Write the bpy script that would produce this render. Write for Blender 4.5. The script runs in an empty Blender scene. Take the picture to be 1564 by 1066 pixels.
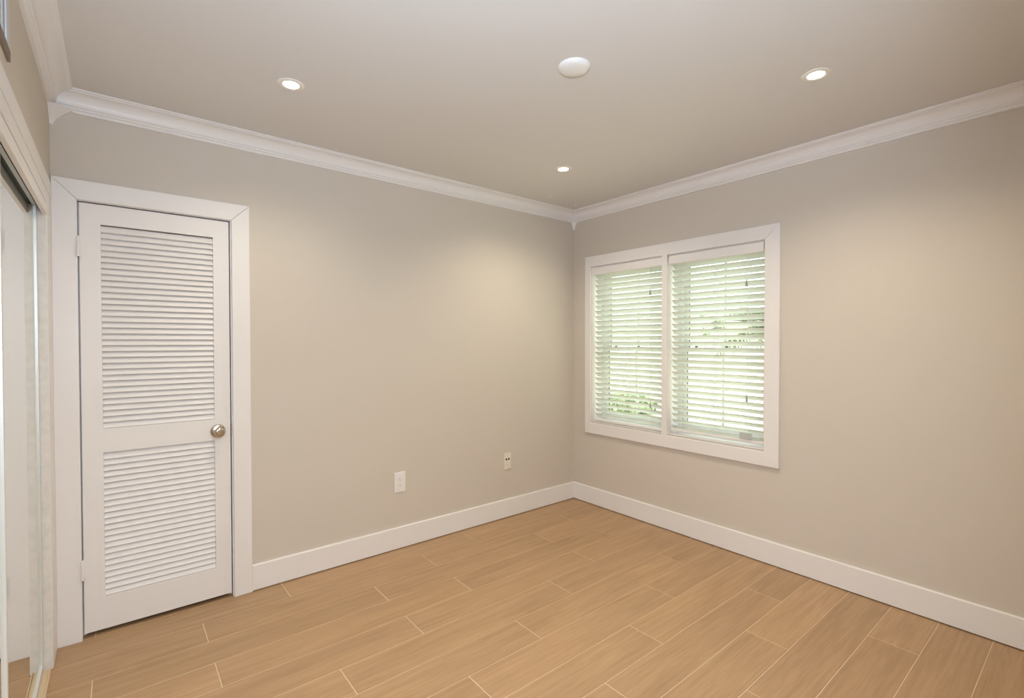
import bpy, bmesh, math, random
from mathutils import Vector, Matrix
random.seed(7)
S = bpy.context.scene
COL = S.collection

# ---------------------------------------------------------------- camera
cam_d = bpy.data.cameras.new('camera'); cam = bpy.data.objects.new('camera', cam_d); COL.objects.link(cam)
r = Vector((0.77645982, -0.63016597, -0.00100181)); u = Vector((0.00989638, 0.01060425, 0.9998948)); f = Vector((0.63008905, 0.77638805, -0.01447014))
m = Matrix((r, u, -f)).transposed().to_4x4(); m.translation = Vector((-3.15974, -3.01992, 1.39154))
cam.matrix_world = m
cam_d.sensor_fit = 'HORIZONTAL'; cam_d.sensor_width = 36; cam_d.lens = 36 * 743.985 / 1564
cam_d.clip_start = 0.01; cam_d.clip_end = 500
S.camera = cam
# ---------------------------------------------------------------- colour management, sky, sun
S.view_settings.view_transform = 'Standard'; S.view_settings.look = 'None'
S.view_settings.exposure = 0.19; S.view_settings.gamma = 1.0; S.view_settings.use_curve_mapping = False
W = bpy.data.worlds.new('sky'); S.world = W; W.use_nodes = True
nt = W.node_tree; nt.nodes.clear()
wo = nt.nodes.new('ShaderNodeOutputWorld'); bg = nt.nodes.new('ShaderNodeBackground')
bg.inputs[0].default_value = (.98, 1.0, .97, 1); bg.inputs[1].default_value = 3.2
nt.links.new(bg.outputs[0], wo.inputs[0])
sd = bpy.data.lights.new('sun', 'SUN'); sd.energy = 5.0; sd.angle = 0.02; sd.color = (1, .95, .85)
so = bpy.data.objects.new('sun', sd); COL.objects.link(so); so.rotation_euler = Vector((0.75, 0.25, -0.9)).to_track_quat('-Z', 'Y').to_euler()
DOWN_W = 36      # watts of each recessed lamp
# soft flash lamp held just above the camera in the doorway
fl = bpy.data.lights.new('doorway_flash', 'POINT'); fl.energy = 68; fl.shadow_soft_size = 0.14; fl.color = (.69, .82, 1.0)
fo = bpy.data.objects.new('doorway_flash', fl); COL.objects.link(fo); fo.location = (-3.18, -3.105, 1.66)
# its upward bounce onto the ceiling
fu = bpy.data.lights.new('doorway_flash_bounce', 'SPOT'); fu.energy = 86; fu.shadow_soft_size = 0.05; fu.color = (.62, .80, 1.0); fu.spot_size = math.radians(120); fu.spot_blend = 1
fuo = bpy.data.objects.new('doorway_flash_bounce', fu); COL.objects.link(fuo); fuo.location = (-3.19, -3.105, 1.70); fuo.rotation_euler = Vector((0.5, 0.62, 0.85)).to_track_quat('-Z', 'Y').to_euler()
# fill light added in the unseen hallway behind the doorway
hl = bpy.data.lights.new('hall_fill_light', 'AREA'); hl.energy = 3; hl.size = .5; hl.color = (1, .93, .85)
ho = bpy.data.objects.new('hall_fill_light', hl); COL.objects.link(ho); ho.location = (-3.0, -4.2, 2.45)

# ---------------------------------------------------------------- materials
def mat(name, col, rough=.5, metal=0, spec=.5, bump=0, bscale=200, var=0, vscale=3, trans=0):
    mt = bpy.data.materials.new(name); mt.use_nodes = True
    n = mt.node_tree; b = n.nodes['Principled BSDF']
    b.inputs['Base Color'].default_value = (*col, 1); b.inputs['Roughness'].default_value = rough
    b.inputs['Metallic'].default_value = metal; b.inputs['Specular IOR Level'].default_value = spec
    tc = n.nodes.new('ShaderNodeTexCoord')
    if bump:
        t = n.nodes.new('ShaderNodeTexNoise'); t.inputs['Scale'].default_value = bscale; t.inputs['Detail'].default_value = 3
        bp = n.nodes.new('ShaderNodeBump'); bp.inputs['Strength'].default_value = bump; bp.inputs['Distance'].default_value = .002
        n.links.new(tc.outputs['Object'], t.inputs['Vector']); n.links.new(t.outputs['Fac'], bp.inputs['Height']); n.links.new(bp.outputs[0], b.inputs['Normal'])
    if var:
        t = n.nodes.new('ShaderNodeTexNoise'); t.inputs['Scale'].default_value = vscale; t.inputs['Detail'].default_value = 4
        mx = n.nodes.new('ShaderNodeMix'); mx.data_type = 'RGBA'
        mx.inputs['A'].default_value = (*[c * (1 - var) for c in col], 1); mx.inputs['B'].default_value = (*[min(1, c * (1 + var)) for c in col], 1)
        n.links.new(tc.outputs['Object'], t.inputs['Vector']); n.links.new(t.outputs['Fac'], mx.inputs['Factor']); n.links.new(mx.outputs['Result'], b.inputs['Base Color'])
    return mt
def emis(name, col, s):
    mt = bpy.data.materials.new(name); mt.use_nodes = True; b = mt.node_tree.nodes['Principled BSDF']
    b.inputs['Base Color'].default_value = (*col, 1); b.inputs['Emission Color'].default_value = (*col, 1); b.inputs['Emission Strength'].default_value = s
    return mt
M = dict(
    wall=mat('greige_wall_paint', (.645, .58, .502), .75, spec=.25, bump=.12, bscale=260, var=.015, vscale=2),
    ceil=mat('greige_ceiling_paint', (.72, .69, .665), .8, spec=.2, bump=.08, bscale=200),
    trim=mat('white_trim_paint', (.83, .795, .775), .38, spec=.4, var=.012, vscale=9),
    door=mat('white_door_paint', (.83, .795, .775), .45, spec=.35),
    worn=mat('scuffed_white_paint', (.74, .70, .65), .5, var=.14, vscale=34),
    grout=mat('pale_grout', (.74, .57, .38), .8),
    nickel=mat('satin_nickel', (.55, .49, .41), .24, metal=1),
    silver=mat('brushed_aluminium_frame', (.74, .76, .74), .4, metal=.35),
    mirror=mat('mirror_glass', (.86, .90, .86), .02, metal=1),
    dark=mat('painted_recess_shade', (.03, .028, .024), .8),
    track=mat('dark_green_track', (.035, .04, .026), .5),
    underside_shade=mat('brown_underside_shade', (.22, .16, .12), .6),
    vent=mat('grey_grille', (.62, .63, .67), .4),
    plast=mat('white_plastic', (.84, .82, .80), .35),
    cream=mat('cream_plastic', (.80, .74, .64), .35),
    hole=mat('black_port', (.01, .01, .01), .6),
    vinyl=mat('window_vinyl', (.75, .77, .76), .4),
    seal=mat('dark_window_seal', (.12, .13, .12), .6),
    tag=mat('grey_tag', (.50, .52, .50), .6),
    cord=mat('blind_cord', (.75, .76, .72), .7),
    tassel=mat('grey_tassel', (.35, .36, .33), .6),
    lens=emis('lamp_lens', (1.0, .93, .80), 9.0),
    bulbrim=mat('lamp_baffle', (.85, .80, .74), .35),
    lawn=mat('dry_lawn', (.74, .71, .52), .9, var=.2, vscale=.8),
    stucco=mat('pale_stucco', (.70, .72, .70), .8),
    rooft=mat('grey_roof_tiles', (.42, .40, .38), .8, var=.15, vscale=4),
    leaf=mat('green_leaf', (.05, .085, .02), .5, var=.35, vscale=6),
    hedge=mat('hedge_leaf', (.22, .30, .14), .6, var=.3, vscale=4),
    bark=mat('palm_bark', (.30, .24, .17), .8, var=.2, vscale=8),
    halo=mat('hall_paint', (.62, .56, .48), .8),
)
# blind slat: white, lets some daylight through
ms = bpy.data.materials.new('white_blind_slat'); ms.use_nodes = True; n = ms.node_tree
b = n.nodes['Principled BSDF']; b.inputs['Base Color'].default_value = (.84, .85, .81, 1); b.inputs['Roughness'].default_value = .45
tr = n.nodes.new('ShaderNodeBsdfTranslucent'); tr.inputs[0].default_value = (.88, .90, .84, 1)
mx = n.nodes.new('ShaderNodeMixShader'); mx.inputs[0].default_value = .45
n.links.new(b.outputs[0], mx.inputs[1]); n.links.new(tr.outputs[0], mx.inputs[2]); n.links.new(mx.outputs[0], n.nodes['Material Output'].inputs[0])
M['slat'] = ms
# clear pane
mg = bpy.data.materials.new('window_glass'); mg.use_nodes = True; n = mg.node_tree
gl = n.nodes.new('ShaderNodeBsdfGlossy'); gl.inputs['Roughness'].default_value = .02
tp = n.nodes.new('ShaderNodeBsdfTransparent'); tp.inputs[0].default_value = (.93, .97, .95, 1)
mx = n.nodes.new('ShaderNodeMixShader'); mx.inputs[0].default_value = .06
n.links.new(tp.outputs[0], mx.inputs[1]); n.links.new(gl.outputs[0], mx.inputs[2]); n.links.new(mx.outputs[0], n.nodes['Material Output'].inputs[0])
M['glass'] = mg
# wood-look plank tile
mf = bpy.data.materials.new('oak_plank_tile'); mf.use_nodes = True; n = mf.node_tree; L = n.links.new
b = n.nodes['Principled BSDF']; tc = n.nodes.new('ShaderNodeTexCoord')
at = n.nodes.new('ShaderNodeAttribute'); at.attribute_name = 'tile_seed'
off = n.nodes.new('ShaderNodeVectorMath'); off.operation = 'SCALE'; off.inputs['Scale'].default_value = 37.0
ad = n.nodes.new('ShaderNodeVectorMath'); ad.operation = 'ADD'
L(at.outputs['Color'], off.inputs[0]); L(tc.outputs['Object'], ad.inputs[0]); L(off.outputs[0], ad.inputs[1])
def nz(scale, detail, dist=0., rough=.55):
    mp = n.nodes.new('ShaderNodeMapping'); mp.inputs['Scale'].default_value = scale; L(ad.outputs[0], mp.inputs['Vector'])
    t = n.nodes.new('ShaderNodeTexNoise'); t.inputs['Scale'].default_value = 1; t.inputs['Detail'].default_value = detail
    t.inputs['Distortion'].default_value = dist; t.inputs['Roughness'].default_value = rough; L(mp.outputs[0], t.inputs['Vector']); return t
g1 = nz((2.2, 55, 1), 6, .6, .65); g2 = nz((1.3, 9, 1), 3, 1.2); g3 = nz((9, 240, 1), 3, 0)
def ramp(src, stops):
    cr = n.nodes.new('ShaderNodeValToRGB'); e = cr.color_ramp.elements
    e[0].position, e[0].color = stops[0][0], (*stops[0][1], 1); e[1].position, e[1].color = stops[-1][0], (*stops[-1][1], 1)
    for p, c in stops[1:-1]:
        k = e.new(p); k.color = (*c, 1)
    L(src, cr.inputs[0]); return cr
c1 = ramp(g1.outputs['Fac'], [(.25, (.385, .236, .124)), (.5, (.455, .29, .161)), (.75, (.505, .332, .194))])
c2 = ramp(g2.outputs['Fac'], [(.3, (.90, .885, .87)), (.65, (1.04, 1.03, 1.01))])
c3 = ramp(g3.outputs['Fac'], [(.3, (.93, .92, .91)), (.7, (1.04, 1.04, 1.04))])
def mul(a, c):
    k = n.nodes.new('ShaderNodeMix'); k.data_type = 'RGBA'; k.blend_type = 'MULTIPLY'; k.inputs['Factor'].default_value = 1
    L(a, k.inputs['A']); L(c, k.inputs['B']); return k.outputs['Result']
sp = n.nodes.new('ShaderNodeSeparateColor'); L(at.outputs['Color'], sp.inputs[0])
c4 = ramp(sp.outputs['Blue'], [(0, (.94, .935, .93)), (1, (1.04, 1.03, 1.02))])
L(mul(mul(mul(c1.outputs[0], c2.outputs[0]), c3.outputs[0]), c4.outputs[0]), b.inputs['Base Color'])
b.inputs['Roughness'].default_value = .42; b.inputs['Specular IOR Level'].default_value = .4
bp = n.nodes.new('ShaderNodeBump'); bp.inputs['Strength'].default_value = .12; bp.inputs['Distance'].default_value = .001
L(g1.outputs['Fac'], bp.inputs['Height']); L(bp.outputs[0], b.inputs['Normal'])
M['floor'] = mf

# ---------------------------------------------------------------- mesh helpers
def B(): return bmesh.new()
def box(bm, x0, x1, y0, y1, z0, z1, bev=0, seg=2, rot=None, piv=None):
    res = bmesh.ops.create_cube(bm, size=1); vs = res['verts']
    for v in vs:
        v.co = Vector(((x0 + x1) / 2 + v.co.x * (x1 - x0), (y0 + y1) / 2 + v.co.y * (y1 - y0), (z0 + z1) / 2 + v.co.z * (z1 - z0)))
    if bev:
        es = list({e for v in vs for e in v.link_edges})
        rs = bmesh.ops.bevel(bm, geom=es, offset=bev, segments=seg, affect='EDGES', profile=.7)
        vs = list({v for fc in rs['faces'] for v in fc.verts} | {v for v in vs if v.is_valid})
    if rot is not None:
        bmesh.ops.rotate(bm, verts=vs, cent=piv, matrix=rot)
    return vs
def prism(bm, pts, axis, a, b_):
    """polygon pts (2D) extruded along axis: axis 'x' pts=(y,z); 'y' pts=(x,z); 'z' pts=(x,y)"""
    def P(p, t): return {'x': (t, p[0], p[1]), 'y': (p[0], t, p[1]), 'z': (p[0], p[1], t)}[axis]
    v0 = [bm.verts.new(P(p, a)) for p in pts]; v1 = [bm.verts.new(P(p, b_)) for p in pts]; k = len(pts)
    bm.faces.new(v0); bm.faces.new(v1[::-1])
    for i in range(k): bm.faces.new((v0[i], v1[i], v1[(i + 1) % k], v0[(i + 1) % k]))
def lathe(bm, prof, cen, ax, seg=40):
    """prof: (radius, height along ax)"""
    q = Vector((0, 0, 1)).rotation_difference(Vector(ax)); rings = []
    for rr, h in prof:
        if rr < 1e-6: rings.append([bm.verts.new(Vector(cen) + q @ Vector((0, 0, h)))])
        else: rings.append([bm.verts.new(Vector(cen) + q @ Vector((rr * math.cos(2 * math.pi * i / seg), rr * math.sin(2 * math.pi * i / seg), h))) for i in range(seg)])
    for A_, C_ in zip(rings, rings[1:]):
        for i in range(seg):
            j = (i + 1) % seg
            if len(A_) == 1 and len(C_) == 1: continue
            if len(A_) == 1: bm.faces.new((A_[0], C_[i], C_[j]))
            elif len(C_) == 1: bm.faces.new((A_[i], C_[0], A_[j]))
            else: bm.faces.new((A_[i], C_[i], C_[j], A_[j]))
def tube(bm, pts, rad, seg=8):
    pts = [Vector(p) for p in pts]; rings = []
    for i, p in enumerate(pts):
        d = (pts[min(i + 1, len(pts) - 1)] - pts[max(i - 1, 0)]).normalized()
        q = Vector((0, 0, 1)).rotation_difference(d); rr = rad[i] if isinstance(rad, (list, tuple)) else rad
        rings.append([bm.verts.new(p + q @ Vector((rr * math.cos(2 * math.pi * k / seg), rr * math.sin(2 * math.pi * k / seg), 0))) for k in range(seg)])
    for A_, C_ in zip(rings, rings[1:]):
        for k in range(seg): bm.faces.new((A_[k], A_[(k + 1) % seg], C_[(k + 1) % seg], C_[k]))
    bm.faces.new(rings[0][::-1]); bm.faces.new(rings[-1])
def obj(name, bm, mt, parent=None, smooth=False, kind=None):
    bmesh.ops.recalc_face_normals(bm, faces=bm.faces)
    me = bpy.data.meshes.new(name); bm.to_mesh(me); bm.free()
    me.materials.append(mt)
    if smooth:
        for p in me.polygons: p.use_smooth = True
        me.set_sharp_from_angle(angle=math.radians(38))
    o = bpy.data.objects.new(name, me); COL.objects.link(o)
    if parent is not None:
        o.parent = parent; o.matrix_parent_inverse = Matrix.Translation(parent.location).inverted() if parent.parent is None and parent.type == 'EMPTY' else parent.matrix_parent_inverse.copy()
        if parent.type == 'MESH': o.matrix_parent_inverse = Matrix.Identity(4); 
    if kind: o['kind'] = kind
    return o
def struct(name, bm, mt, smooth=False): return obj(name, bm, mt, None, smooth, 'structure')
def thing(name, loc, label=None, cat=None, group=None, kind=None):
    o = bpy.data.objects.new(name, None); COL.objects.link(o); o.location = loc; o.empty_display_size = .1
    if label: o['label'] = label
    if cat: o['category'] = cat
    if group: o['group'] = group
    if kind: o['kind'] = kind
    return o
def tag(o, label, cat, group=None):
    o['label'] = label; o['category'] = cat
    if group: o['group'] = group
    return o

# ---------------------------------------------------------------- room constants (metres)
XL, YF, H = -3.385, -3.0, 2.531       # left wall, front wall, ceiling; far corner at the origin
T = .20
DX0, DX1, DZ = -3.2926, -2.6804, 2.045   # louvred door opening
WY0, WY1, WZ0, WZ1 = -1.647, -.208, .708, 2.03
CY0, CY1, CZ = -2.75, -.19, 1.945        # closet opening in the left wall
OX0, OX1, OZ = -3.34, -2.60, 2.04        # doorway the picture was taken from

# floor: grout bed and plank tiles
bm = B(); box(bm, -3.6, T + .0, YF - 2.0, .10, -.06, -.0015)
PITCH, LEN = .1915, 1.217
gb = obj('floor', B(), M['grout'])
me = gb.data; bm2 = bm
tiles = []
phase = {0: 0, 1: 2, 2: 1, 3: 2, 4: 1, 5: 0, 6: 2, 7: 1, 8: 0, 9: 2, 10: 1, 11: 0, 12: 2, 13: 1}
phv = {0: .005, 1: -.408, 2: -.815}
phv = {0: -1.217, 2: -.408, 1: -.817}
k = -1
while -.0055 - PITCH * k > YF - 2.0:
    y1 = -.0055 - PITCH * k; y0 = y1 - PITCH
    ph = phv[phase.get(k, (k * 2) % 3)]
    x = ph - LEN * 4
    while x < T:
        xa, xb, ya, yb = max(x, -3.6), min(x + LEN, T - .01), y0, min(y1, .09)
        if xb - xa > .01 and yb - ya > .01: tiles.append((xa + .0029, xb - .0029, ya + .0024, yb - .0024))
        x += LEN
    k += 1
layer = bm2.loops.layers.float_color.new('tile_seed')
for (xa, xb, ya, yb) in tiles:
    vs = [bm2.verts.new(c) for c in ((xa, ya, 0), (xb, ya, 0), (xb, yb, 0), (xa, yb, 0), (xa - .0012, ya - .0012, -.0015), (xb + .0012, ya - .0012, -.0015), (xb + .0012, yb + .0012, -.0015), (xa - .0012, yb + .0012, -.0015))]
    c = (random.random(), random.random(), random.random(), 1)
    for q in ((0, 1, 2, 3), (4, 5, 1, 0), (5, 6, 2, 1), (6, 7, 3, 2), (7, 4, 0, 3)):
        fc = bm2.faces.new([vs[i] for i in q]); fc.material_index = 1
        for lp in fc.loops: lp[layer] = c
bm2.to_mesh(me); bm2.free(); me.materials.append(M['floor']); gb['kind'] = 'structure'

# ceiling
bm = B(); box(bm, -3.6, T, YF - 2.0, .12, H, H + .15); struct('ceiling', bm, M['ceil'])
# back wall with door opening, and the shallow closet behind the door
bm = B()
box(bm, XL - .2, DX0 - .02, 0, .12, 0, H); box(bm, DX1 + .02, 0, 0, .12, 0, H); box(bm, DX0 - .02, DX1 + .02, 0, .12, DZ + .02, H)
struct('wall_back', bm, M['wall'])
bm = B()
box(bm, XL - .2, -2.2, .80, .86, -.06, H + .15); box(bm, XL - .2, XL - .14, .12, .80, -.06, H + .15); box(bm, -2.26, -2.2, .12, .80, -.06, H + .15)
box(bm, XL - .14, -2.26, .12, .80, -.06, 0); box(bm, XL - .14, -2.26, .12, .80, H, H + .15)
struct('wall_utility_closet', bm, M['dark'])  # near-black walls paint in the closet's shade behind the door gaps
# right wall with window opening
bm = B()
box(bm, 0, T, WY1, .12, 0, H); box(bm, 0, T, YF - .12, WY0, 0, H); box(bm, 0, T, WY0, WY1, 0, WZ0); box(bm, 0, T, WY0, WY1, WZ1, H)
struct('wall_right', bm, M['wall'])
# left wall above and beside the closet
bm = B()
box(bm, XL - .12, XL, CY0, 0, CZ + .045, H); box(bm, XL - .12, XL, YF - .12, CY0, 0, H); box(bm, XL - .12, XL, CY1, 0, 0, CZ + .045)
struct('wall_left', bm, M['wall'])
bm = B(); box(bm, XL - .75, XL - .70, CY0 - .1, 0, 0, H); box(bm, XL - .70, XL - .12, -.05, 0, 0, H); box(bm, XL - .70, XL - .12, CY0 - .1, CY0 - .05, 0, H); box(bm, XL - .75, XL - .12, CY0 - .1, 0, H, H + .1); box(bm, XL - .75, XL - .215, CY0 - .1, 0, -.06, 0)
struct('wall_wardrobe', bm, M['wall'])
# front wall round the doorway
bm = B()
box(bm, XL, OX0, YF - .12, YF, 0, H); box(bm, OX1 + .015, 0, YF - .12, YF, 0, H); box(bm, OX0, OX1 + .015, YF - .12, YF, OZ + .015, H)
struct('wall_front', bm, M['wall'])
# hallway behind the camera
bm = B()
box(bm, -3.66, -3.6, YF - 2, YF - .12, -.06, H + .15); box(bm, -2.1, -2.04, YF - 2, YF - .12, 0, H); box(bm, -3.66, -2.04, YF - 2.06, YF - 2, -.06, H + .15); box(bm, -3.6, XL-.12, YF - .12, YF - .06, 0, H)
struct('wall_hallway', bm, M['halo'])

# ---------------------------------------------------------------- trims
def casing(name, plane, a0, a1, z0, z1, wL, wR, wT, wB=0, th=.018, side=-1, mt='trim'):
    """mitred picture-frame casing. plane='back': a=x, face at y=-th ; plane='right': a=y, face at x=-th ; a0<a1 inner edges"""
    bm = B(); A0, A1, Z1 = a0 - wL, a1 + wR, z1 + wT; Z0 = z0 - wB; g = .0006
    pcs = [[(A0, Z0), (a0, z0 if wB else Z0), (a0, z1 - g), (A0, Z1 - g)], [(a1, z0 if wB else Z0), (A1, Z0), (A1, Z1 - g), (a1, z1 - g)], [(A0 + g, Z1), (a0 + g, z1), (a1 - g, z1), (A1 - g, Z1)]]
    if wB: pcs.append([(A0, Z0 - 0), (A1, Z0), (a1, z0 - g), (a0, z0 - g)])
    e = .002
    for p in pcs:
        # slight back-bevel at the face
        cx = sum(q[0] for q in p) / len(p); cz = sum(q[1] for q in p) / len(p)
        fr = []
        for q in p:
            dx = e if q[0] < cx else -e; dz = e if q[1] < cz else -e
            fr.append((q[0] + dx, q[1] + dz))
        rings = [(p, 0), (p, th - e), (fr, th)]
        vr = []
        for pp, d in rings:
            vr.append([bm.verts.new((q[0], -d, q[1]) if plane == 'back' else (-d, q[0], q[1])) for q in pp])
        k = len(p)
        bm.faces.new(vr[0]); bm.faces.new(vr[-1][::-1])
        for A_, C_ in zip(vr, vr[1:]):
            for i in range(k): bm.faces.new((A_[i], A_[(i + 1) % k], C_[(i + 1) % k], C_[i]))
    return struct(name, bm, M[mt])
casing('trim_1', 'back', DX0 - .004, DX1 + .008, .0, DZ + .005, DX0 - .004 - (XL + .002), .0875, .090)
# door jamb with stop
bm = B()
for x0, x1 in ((DX0 - .02, DX0 - .003), (DX1 + .003, DX1 + .02)): box(bm, x0, x1, .0, .118, 0, DZ + .003)
box(bm, DX0 - .02, DX1 + .02, .0, .118, DZ + .003, DZ + .02)
for x0, x1 in ((DX0 - .003, DX0 + .010), (DX1 - .010, DX1 + .003)): box(bm, x0, x1, .042, .075, 0, DZ + .003)
box(bm, DX0, DX1, .042, .075, DZ - .01, DZ + .003)
struct('trim_2', bm, M['trim'])

# baseboards
def bb(name, axis, a, b_, off=.015, h=.1466, z=.0065):
    bm = B(); p = [(0, z), (-off, z), (-off, h - .004), (-off + .002, h - .001), (-off + .005, h), (0, h)]
    prism(bm, p, axis, a, b_); return bm
bm = bb('b', 'x', DX1 + .0965, -.0001); struct('baseboard_back', bm, M['trim'])
bm = B(); p = [(0, .0065), (-.015, .0065), (-.015, .1426), (-.013, .1456), (-.010, .1466), (0, .1466)]
prism(bm, p, 'y', YF, -.015); struct('baseboard_right', bm, M['trim'])

# crown moulding
hb, D, Pp = 2.4425, H - 2.4425, .0825
prof = [(0, hb), (.011, hb), (.013, hb + .004), (.013, hb + .011), (.019, hb + .014), (.019, hb + .022), (.024, hb + .025)]
for i in range(9):
    t = i / 8; a = t * math.pi / 2
    prof.append((.026 + (.044) * (1 - math.cos(a)), hb + .027 + (.047) * math.sin(a)))
prof += [(.074, H - .013), (.074, H - .010), (.0825, H - .007), (.0825, H), (0, H)]
def crown(name, wall):
    bm = B(); rings = []
    for end in (0, 1):
        ring = []
        for d, z in prof:
            if wall == 'back': p = (XL + d if end == 0 else -d, -d, z)
            if wall == 'right': p = (-d, -d if end == 0 else YF + d, z)
            if wall == 'left': p = (XL + d, -d if end == 0 else YF + d, z)
            if wall == 'front': p = (XL + d if end == 0 else -d, YF + d, z)
            ring.append(bm.verts.new(p))
        rings.append(ring)
    k = len(prof)
    for i in range(k): bm.faces.new((rings[0][i], rings[1][i], rings[1][(i + 1) % k], rings[0][(i + 1) % k]))
    bm.faces.new(rings[0]); bm.faces.new(rings[1][::-1])
    return struct(name, bm, M['trim'])
crown('trim_3', 'back'); crown('trim_4', 'right'); crown('trim_5', 'left'); crown('trim_6', 'front')
# corner pendants under the crown
def pendant(name, cx, cy, sx, sy, w, dz, tip):
    """quarter-plan bracket tapering down in a cove"""
    bm = B(); rings = []; N = 10
    for i in range(N + 1):
        t = i / N; ww = tip + (w - tip) * (1 - math.sin(t * math.pi / 2)) ; z = hb + .002 - dz * t
        rings.append([bm.verts.new((cx + sx * a * ww, cy + sy * b_ * ww, z)) for a, b_ in ((0, 0), (1, 0), (1, .35), (.35, 1), (0, 1))])
    for A_, C_ in zip(rings, rings[1:]):
        for i in range(5): bm.faces.new((A_[i], A_[(i + 1) % 5], C_[(i + 1) % 5], C_[i]))
    bm.faces.new(rings[0]); bm.faces.new(rings[-1][::-1])
    return struct(name, bm, M['trim'])
pendant('trim_7', XL, 0, 1, -1, .080, .072, .013); pendant('trim_8', 0, 0, -1, -1, .044, .064, .015)

# ---------------------------------------------------------------- louvred door
d1 = thing('door_1', (DX0, 0, 0), kind='structure')
X0, X1 = DX0 + .0025, DX1 - .0025; ya, yb = .003, .038
U0, U1, L0, L1, PX0, PX1 = .980, 1.950, .178, .866, -3.2135, -2.757
bm = B()
for x0, x1 in ((X0, PX0), (PX1, X1)): box(bm, x0, x1, ya, yb, .022, DZ - .003, .0015)
for z0, z1 in ((.022, L0), (L1, U0), (U1, DZ - .003)): box(bm, PX0 - .001, PX1 + .001, ya, yb, z0, z1)
obj('door_frame', bm, M['door'], d1)
def louvers(z0, z1, n_, name):
    bm = B(); st = (z1 - z0) / n_
    for i in range(n_):
        zc = z0 + st * (i + .5)
        R_ = Matrix.Rotation(math.radians(-57), 3, 'X')
        y = (ya + yb) / 2 - .004
        box(bm, PX0, PX1, y - .0170, y + .0170, zc - .0030, zc + .0030, .0014, rot=Matrix.Rotation(math.radians(62), 3, 'X'), piv=Vector((0, y, zc)))
    return obj(name, bm, M['door'], d1)
louvers(U0 + .002, U1 - .006, 34, 'louver_panel'); louvers(L0 + .002, L1 - .004, 24, 'louver_panel')
# hinges
for z in (1.832, .330):
    bm = B()
    lathe(bm, [(0, -.045), (.006, -.045), (.006, -.0155), (.0055, -.015), (.006, -.0145), (.006, .0145), (.0055, .015), (.006, .0155), (.006, .045), (.0045, .049), (0, .050)], (DX0 - .0005, -.0235, z), (0, 0, 1), 16)
    box(bm, DX0 - .013, DX0 - .002, -.0205, -.018, z - .044, z + .044); box(bm, DX0 + .001, DX0 + .012, ya - .003, ya, z - .044, z + .044); box(bm, DX0 - .001, DX0 + .002, -.02, ya, z - .044, z + .044)
    obj('hinge', bm, M['door'], d1, True)
# knob
kz, kx = .916, -2.742
bm = B(); lathe(bm, [(0, 0), (.035, 0), (.036, .003), (.034, .008), (.027, .012), (.016, .014), (.0125, .018), (.0115, .030), (.013, .034), (.020, .040), (.0240, .048), (.0250, .055), (.024, .062), (.020, .066), (.012, .0675), (0, .0665)], (kx, ya, kz), (0, -1, 0), 48)
obj('door_knob', bm, M['nickel'], d1, True)
bm = B(); box(bm, DX1 + .0005, DX1 + .003, -.0015, .012, kz - .03, kz + .03); obj('strike_plate', bm, M['nickel'], d1)

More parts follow.
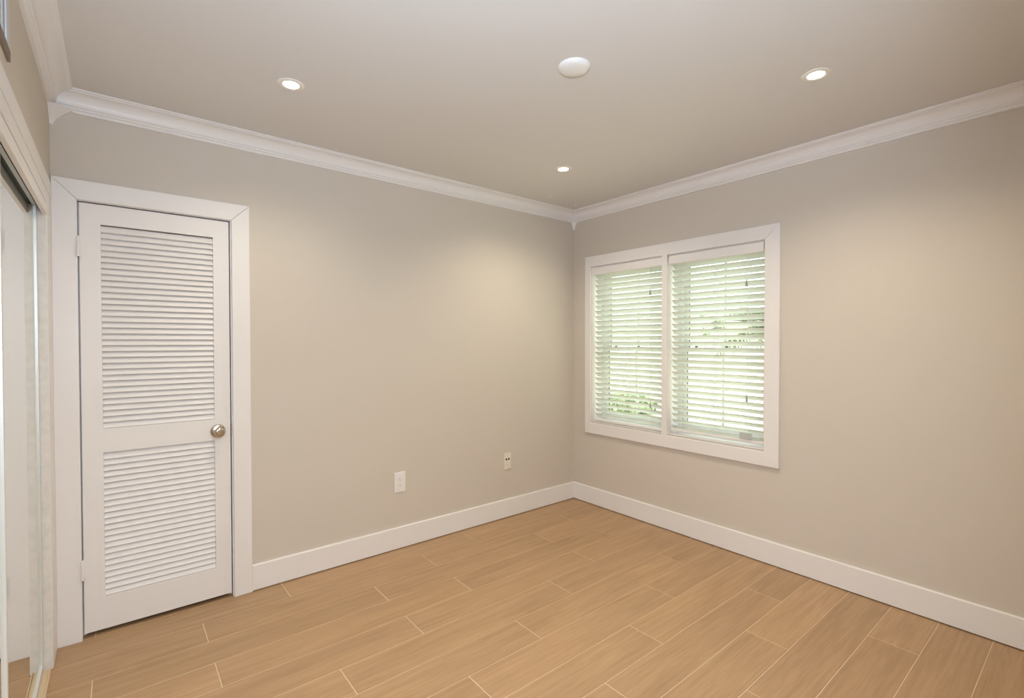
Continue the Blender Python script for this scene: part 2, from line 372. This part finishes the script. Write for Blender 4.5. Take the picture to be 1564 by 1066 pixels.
# ---------------------------------------------------------------- window
casing('trim_9', 'right', WY0 - .001, WY1 + .001, WZ0 - .008, WZ1, .0905, .0585, .0885, .0885)
bm = B(); box(bm, -.018, .14, -.956, -.910, WZ0 - .008, WZ1 + .002, .001); struct('trim_10', bm, M['trim'])
bm = B()   # painted reveals
box(bm, 0, T, WY0, WY0 + .004, WZ0, WZ1); box(bm, 0, T, WY1 - .004, WY1, WZ0, WZ1); box(bm, 0, T, WY0, WY1, WZ1 - .004, WZ1); box(bm, 0, T + .02, WY0, WY1, WZ0 - .002, WZ0 + .006)
struct('trim_11', bm, M['trim'])
def window(name, y0, y1):
    w = thing(name, (.14, (y0 + y1) / 2, WZ0), kind='structure'); z0, z1 = WZ0 + .006, WZ1 - .004; zm = 1.333
    bm = B(); fx0, fx1, fw = .135, .195, .032
    box(bm, fx0, fx1, y0, y0 + fw, z0, z1, .002); box(bm, fx0, fx1, y1 - fw, y1, z0, z1, .002)
    box(bm, fx0, fx1, y0 + fw, y1 - fw, z1 - fw, z1, .002); box(bm, fx0, fx1, y0 + fw, y1 - fw, z0, z0 + fw, .002)
    obj('window_frame', bm, M['vinyl'], w)
    for nm, za, zb, xa in (('lower_sash', z0 + fw, zm + .018, .142), ('upper_sash', zm - .018, z1 - fw, .168)):
        s = .030; a, c = y0 + fw + .001, y1 - fw - .001
        bm = B(); xb = xa + .022
        box(bm, xa, xb, a, a + s, za, zb, .002); box(bm, xa, xb, c - s, c, za, zb, .002)
        box(bm, xa, xb, a + s, c - s, za, za + s, .002); box(bm, xa, xb, a + s, c - s, zb - s, zb, .002)
        sash = obj(nm, bm, M['vinyl'], w)
        bm = B(); box(bm, xa + .009, xa + .013, a + s - .004, c - s + .004, za + s - .004, zb - s + .004); obj('pane', bm, M['glass'], sash)
        bm = B(); ym = (y0 + y1) / 2; box(bm, xa + .005, xa + .017, ym - .009, ym + .009, za + s, zb - s, .002); obj('muntin', bm, M['vinyl'], sash)
        bm = B(); g = .006   # dark glazing seal
        box(bm, xa + .006, xa + .016, a + s, a + s + g, za + s, zb - s); box(bm, xa + .006, xa + .016, c - s - g, c - s, za + s, zb - s); box(bm, xa + .006, xa + .016, a + s, c - s, zb - s - g, zb - s); box(bm, xa + .006, xa + .016, a + s, c - s, za + s, za + s + g)
        obj('glazing_seal', bm, M['seal'], sash)
    bm = B(); ym = (y0 + y1) / 2
    for q in (-.03, .20): box(bm, .128, .150, ym + q - .018, ym + q + .018, zm + .050, zm + .062, .003); box(bm, .132, .148, ym + q - .008, ym + q + .008, zm + .018, zm + .051)
    obj('sash_lock', bm, M['seal'], w)
    bm = B(); box(bm, .1385, .1425, y0 + fw, y1 - fw, zm - .006, zm + .006); obj('weather_strip', bm, M['seal'], w)
    return w
window('window_1', -.910 + .0, WY1 - .004); window('window_2', WY0 + .004, -.956)

# ---------------------------------------------------------------- blinds
def blind(y0, y1, ztop, zbot, label, tilt=36, tagged=False):
    t = thing('window_blind', (.04, (y0 + y1) / 2, ztop), label, 'blind', 'horizontal slat blinds in the double window')
    xc = .042; vh = .066
    bm = B()
    prism(bm, [(-.004, ztop - vh), (.004, ztop - vh), (.004, ztop - .004), (.07, ztop - .004), (.07, ztop), (-.001, ztop), (-.006, ztop - .006), (-.008, ztop - vh + .008)], 'y', y0 + .001, y1 - .001)
    obj('valance', bm, M['trim'], t)
    bm = B(); box(bm, .010, .062, y0 + .006, y1 - .006, ztop - .05, ztop - .006, .002); obj('headrail', bm, M['vinyl'], t)
    st = .0438; z = ztop - vh - .012; zs = []
    bm = B(); a = y0 + .007; c = y1 - .007
    while z > zbot + .024:
        zs.append(z); N = 6; top = []; bot = []
        th = math.radians(tilt + random.uniform(-1.3, 1.3)); sag = random.uniform(-.0012, .0012)
        for j in range(3):
            y = a + (c - a) * j / 2; dz = sag if j == 1 else 0
            rt_, rb_ = [], []
            for i in range(N + 1):
                s = -.025 + .05 * i / N; cr_ = .0028 * (1 - (s / .025) ** 2)
                for lst, hh in ((rt_, cr_ + .0014), (rb_, cr_ - .0014)):
                    x_ = xc + s * math.cos(th) + hh * math.sin(th); z_ = z - s * math.sin(th) + hh * math.cos(th)
                    lst.append(bm.verts.new((x_, y, z_ + dz)))
            top.append(rt_); bot.append(rb_)
        for j in range(2):
            for i in range(N):
                bm.faces.new((top[j][i], top[j][i + 1], top[j + 1][i + 1], top[j + 1][i])); bm.faces.new((bot[j][i], bot[j + 1][i], bot[j + 1][i + 1], bot[j][i + 1]))
            for i in (0, N): bm.faces.new((top[j][i], top[j + 1][i], bot[j + 1][i], bot[j][i]))
        for j in (0, 2):
            for i in range(N): bm.faces.new((top[j][i], top[j][i + 1], bot[j][i + 1], bot[j][i]))
        z -= st
    obj('slats', bm, M['slat'], t, True)
    bm = B(); box(bm, xc - .025, xc + .025, a, c, zbot, zbot + .017, .003); obj('bottom_rail', bm, M['trim'], t)
    for q in (.16, .5, .84):
        y = y0 + (y1 - y0) * q; bm = B()
        tube(bm, [(xc - .024, y, ztop - vh), (xc - .024, y, zbot + .012)], .0011, 6); tube(bm, [(xc + .024, y, ztop - vh), (xc + .024, y, zbot + .012)], .0011, 6)
        for zz in zs: tube(bm, [(xc - .024, y, zz - .002 + .0125), (xc + .024, y, zz - .002 - .0145)], .0006, 5)
        obj('ladder_cord', bm, M['cord'], t)
    # pull cords with tassels near the camera-side end
    for dy, zt in ((.115, ztop - .235), (.110, ztop - 1.10 if not tagged else 1.04)):
        y = y0 + dy; bm = B(); tube(bm, [(xc - .032, y, ztop - vh + .01), (xc - .032, y, zt)], .0009, 6); cd = obj('pull_cord', bm, M['cord'], t)
        bm = B(); lathe(bm, [(0, .004), (.003, .002), (.0055, -.012), (.007, -.030), (.0065, -.038), (0, -.040)], (xc - .032, y, zt), (0, 0, 1), 16); obj('tassel', bm, M['tassel'], cd, True)
    if tagged:
        bm = B(); box(bm, xc - .034, xc - .031, y0 + .075, y0 + .155, zbot + .022, zbot + .062, .001); obj('paper_tag', bm, M['tag'], t)
    return t
blind(-.905, WY1 - .008, WZ1 - .006, WZ0 + .010, 'white slat blind nearest the room corner, left half of the window', tilt=43)
blind(WY0 + .008, -.961, WZ1 - .006, WZ0 + .030, 'white slat blind in right half of the window, grey tag at its lower right', tilt=38, tagged=True)

# ---------------------------------------------------------------- electrical plates on the back wall
def plate(name, x, z, w, h, mt, label, cat):
    t = thing(name, (x, 0, z), label, cat)
    bm = B(); box(bm, x - w / 2, x + w / 2, -.006, 0, z - h / 2, z + h / 2, .0025, 3); obj('cover_plate', bm, M[mt], t, True)
    return t
t = plate('wall_outlet', -1.686, .448, .080, .134, 'plast', 'white duplex power outlet on the beige wall left of the small port plate', 'outlet')
for dz in (.020, -.020):
    bm = B(); pts = []
    for i in range(28):
        a = 2 * math.pi * i / 28; pts.append((-1.686 + max(-.0135, min(.0135, .0172 * math.cos(a))), .448 + dz + .0145 * math.sin(a)))
    prism(bm, pts, 'y', -.0076, -.004); rc = obj('receptacle', bm, M['plast'], t)
    bm = B(); z = .448 + dz
    box(bm, -1.6935, -1.6915, -.0079, -.006, z - .000, z + .009); box(bm, -1.6805, -1.6790, -.0079, -.006, z + .001, z + .008)
    lathe(bm, [(0, 0), (.0026, 0), (.0026, -.0019), (0, -.0019)], (-1.686, -.006, z - .007), (0, 1, 0), 12)
    obj('slot', bm, M['seal'], rc)
bm = B(); lathe(bm, [(0, 0), (.003, 0), (.0025, .0012), (0, .0015)], (-1.686, -.006, .448), (0, -1, 0), 14); obj('screw', bm, M['plast'], t)
t = plate('port_plate', -.760, .4465, .070, .130, 'cream', 'small cream wall plate with two black ports, nearer the room corner', 'wall plate')
for dx in (-.0125, .0125):
    bm = B(); lathe(bm, [(0, 0), (.0075, 0), (.0075, .0035), (.0055, .004), (0, .004)], (-.760 + dx, -.005, .462), (0, -1, 0), 20); obj('port', bm, M['hole'], t, True)
bm = B(); lathe(bm, [(.0, 0), (.0095, 0), (.0095, .003), (.007, .004), (0, .004)], (-.762, -.005, .423), (0, -1, 0), 24); obj('blank_port', bm, M['cream'], t, True)
for dz in (.048, -.048):
    bm = B(); lathe(bm, [(0, 0), (.003, 0), (.0025, .0012), (0, .0015)], (-.760, -.006, .4465 + dz), (0, -1, 0), 14); obj('screw', bm, M['cream'], t)

# ---------------------------------------------------------------- recessed lamps, cover disc, hooks
def downlight(x, y, label, power):
    t = thing('recessed_light', (x, y, H), label, 'ceiling light', 'recessed ceiling lights')
    bm = B(); lathe(bm, [(.033, .001), (.034, -.003), (.040, -.0048), (.050, -.004), (.0545, -.0015), (.055, 0), (.040, .002)], (x, y, H), (0, 0, 1), 48)
    obj('trim_ring', bm, M['bulbrim'], t, True)
    bm = B(); lathe(bm, [(0, -.0022), (.020, -.0022), (.033, -.0018), (.0335, .0), (0, .0)], (x, y, H), (0, 0, 1), 40)
    obj('lens', bm, M['lens'], t, True)
    ld = bpy.data.lights.new('downlight_lamp', 'SPOT'); ld.shadow_soft_size = .034; ld.spot_size = math.radians(148); ld.spot_blend = 1; ld.energy = DOWN_W * power; ld.color = (1.0, .90, .71)
    lo = bpy.data.objects.new('downlight_lamp', ld); COL.objects.link(lo); lo.location = (0, 0, -.04); lo.parent = t
downlight(-2.550, -.720, 'lit round recessed ceiling light near the louvred door and closet', .70)
downlight(-.8305, -2.211, 'lit round recessed ceiling light in the right part of the ceiling, by the window wall', 1.1)
downlight(-.862, -.727, 'lit round recessed ceiling light closest to the far room corner', .98)
downlight(-2.550, -2.211, 'recessed ceiling light just inside the doorway, above the view', 1.35)
bm = B(); lathe(bm, [(0, -.020), (.030, -.019), (.052, -.0155), (.063, -.010), (.0665, -.004), (.067, 0), (0, 0)], (-1.677, -1.604, H), (0, 0, 1), 56)
tag(obj('ceiling_cover_disc', bm, M['plast'], None, True), 'plain white round disc cover on the middle of the ceiling', 'ceiling disc')
for (x, y, lab, L_) in ((-.537, -.258, 'tiny white ceiling hook left of the far corner, near the back wall', .018), (-.22, -.225, 'small curled white ceiling hook right above the far corner crown moulding', .030)):
    bm = B(); pts = [(x, y, H), (x, y, H - L_ * .5)]
    for i in range(8):
        a = math.pi * i / 7 * 1.35; pts.append((x + .007 * (1 - math.cos(a)), y, H - L_ * .5 - .009 * math.sin(a) - .001))
    tube(bm, pts, .0022, 8); tag(obj('ceiling_hook', bm, M['plast'], None, True), lab, 'hook')

# ---------------------------------------------------------------- closet front on the left wall
# header casing and side casing
bm = B(); box(bm, XL, XL + .005, CY0 - .09, -.0, 2.035, 2.102, .002); struct('trim_12', bm, M['trim'])
bm = B(); box(bm, XL, XL + .002, CY0, -.0, 1.980, 2.035); struct('trim_13', bm, M['trim'])
bm = B(); box(bm, XL, XL + .003, CY1 + .0, -.0, .003, 2.0, .001); struct('trim_14', bm, M['trim'])
bm = B(); box(bm, XL - .12, XL + .001, CY1 - .006, CY1 + .0, .003, CZ + .045, .001); struct('trim_15', bm, M['worn'])
bm = B(); box(bm, XL - .010, XL + .004, CY0, CY1 - .004, 1.926, 1.971, .002); struct('trim_16', bm, M['trim'])
bm = B(); box(bm, XL - .118, XL - .012, CY0, CY1 - .008, CZ + .018, CZ + .044); struct('trim_17', bm, M['track'])
bm = B()
box(bm, XL - .085, XL - .004, CY0, CY1 - .008, .0, .008)
for x in (XL - .006, XL - .044, XL - .082): box(bm, x - .0015, x + .0015, CY0, CY1 - .008, .008, .016)
struct('trim_18', bm, M['grout'])
def mirror_door(name, x, y0, y1, fr=.016):
    d = thing(name, (x, y1, .018), kind='structure'); z0, z1 = .018, CZ + .016; bm = B(); th = .022
    box(bm, x - th, x, y0, y0 + fr, z0, z1, .003); box(bm, x - th, x, y1 - fr, y1, z0, z1, .003)
    box(bm, x - th, x, y0 + fr, y1 - fr, z0, z0 + fr * 1.3, .002); box(bm, x - th, x, y0 + fr, y1 - fr, z1 - .003, z1)
    obj('door_frame', bm, M['silver'], d)
    bm = B(); box(bm, x - .012, x - .006, y0 + fr - .002, y1 - fr + .002, z0 + fr, z1 - .004); obj('mirror', bm, M['mirror'], d)
mirror_door('door_2', XL - .027, -1.30, CY1 - .010)
mirror_door('door_3', XL - .002 + .0, CY0 + .01, -1.215)

# doorway lining on the right of the camera
bm = B()
box(bm, OX1, OX1 + .015, YF - .12, YF - .001, 0, OZ, .001); box(bm, OX0 + .0, OX0 + .012, YF - .12, YF - .001, 0, OZ, .001); box(bm, OX0 + .012, OX1, YF - .12, YF - .001, OZ, OZ + .014)
box(bm, OX1 + .004, OX1 + .09, YF, YF + .006, 0, OZ + .09, .001)
struct('trim_19', bm, M['trim'])

# ---------------------------------------------------------------- framed grille high on the left wall
t = thing('wall_vent', (XL, -1.15, 2.24), 'grey louvred wall vent with shaded underside painted brown above the mirrored closet', 'vent')
x0, x1 = XL, XL + .006; gy0, gy1, gz0, gz1 = -1.62, -1.105, 2.19, 2.415
bm = B(); w = .028
box(bm, x0, x1, gy1 - .05, gy1, gz0, gz1, .001); box(bm, x0, x1, gy0, gy0 + .02, gz0, gz1, .002); box(bm, x0, x1, gy0 + .02, gy1 - .02, gz1 - .02, gz1, .002)
obj('vent_frame', bm, M['vent'], t)
bm = B(); box(bm, x0, x1 + .001, gy0, gy1, gz0 - .030, gz0, .001); obj('shaded_underside', bm, M['underside_shade'], t)  # brown strip paints in the shade on the vent's underside
bm = B(); box(bm, x0, x0 + .002, gy0 + .02, gy1 - .05, gz0, gz1 - .02); obj('backing', bm, M['seal'], t)
bm = B()
for i in range(12):
    y = gy1 - .095 - i * .038; box(bm, x0 + .002, x1 - .001, y - .011, y + .011, gz0, gz1 - .02, .001)
obj('louvers', bm, M['vent'], t)

# ---------------------------------------------------------------- outside
bm = B(); box(bm, T + .02, 70, -40, 60, -.5, -.30); struct('ground_1', bm, M['lawn'])
def leafcloud(bm, c, rad, n_, size):
    for _ in range(n_):
        v = Vector((random.gauss(0, 1), random.gauss(0, 1), random.gauss(0, 1))).normalized() * random.uniform(.55, 1)
        p = Vector(c) + Vector((v.x * rad[0], v.y * rad[1], v.z * rad[2])); 
        a = Vector((random.uniform(-1, 1), random.uniform(-1, 1), random.uniform(-1, 1))).normalized(); b_ = a.cross(Vector((random.uniform(-1, 1), random.uniform(-1, 1), random.uniform(-1, 1)))).normalized()
        s = size * random.uniform(.6, 1.3)
        bm.faces.new([bm.verts.new(p + q) for q in (-a * s, b_ * s * .35, a * s, -b_ * s * .35)])
t = thing('palm_shrub', (4.2, .06, -.3), 'green feathery palm seen through the right blind, outside on the lawn', 'palm')
bm = B(); tube(bm, [(4.2, .06, -.3), (4.22, .07, .5), (4.18, .08, 1.5)], [.07, .055, .045], 10); obj('trunk', bm, M['bark'], t, True)
bm = B()
for i in range(26):
    az = 2 * math.pi * i / 26 + random.uniform(-.15, .15); el = random.uniform(.15, 1.1); Lf = random.uniform(.8, 1.15); p = Vector((4.18, .08, 1.5)); d = Vector((math.cos(az) * math.cos(el), math.sin(az) * math.cos(el), math.sin(el))); prev = p.copy(); pts = [p.copy()]
    for k_ in range(18):
        d = (d + Vector((0, 0, -.075))).normalized(); p = p + d * Lf / 18; pts.append(p.copy())
        sd_ = d.cross(Vector((0, 0, 1))).normalized(); ll = .30 * math.sin(math.pi * (k_ + 1.2) / 20)
        for s_ in (-1, 1):
            tip = p + sd_ * s_ * ll + d * ll * .6 - Vector((0, 0, .06)); bm.faces.new([bm.verts.new(q) for q in (p - d * .016, p + d * .026, tip)])
    tube(bm, pts, .006, 4)
obj('fronds', bm, M['leaf'], t)
bm = B(); box(bm, 30, 36, 8, 34, -.3, 2.5); o = thing('neighbour_house', (33, 21, -.3), 'pale low house far across the lawn beyond the window', 'house')
obj('wall', bm, M['stucco'], o)
bm = B(); prism(bm, [(29.4, 2.5), (36.6, 2.5), (33, 3.7)], 'y', 7.5, 34.5); obj('roof', bm, M['rooft'], o)
for i, (x, y, rr, h, lab) in enumerate(((6.2, 4.3, .8, .34, 'low rounded bush on the lawn seen through the left blind'), (20, 3.2, 1.9, 1.9, 'tall leafy bush on the lawn behind the palm'),)):
    t = thing('garden_bush', (x, y, -.3), lab, 'bush')
    bm = B(); tube(bm, [(x, y, -.3), (x, y + .05, h * .5)], [.08, .05], 8); obj('stem', bm, M['bark'], t)
    bm = B(); leafcloud(bm, (x, y, -.3 + h * .62), (rr, rr, h * .62), 1800, .11); obj('foliage', bm, M['hedge'], t)
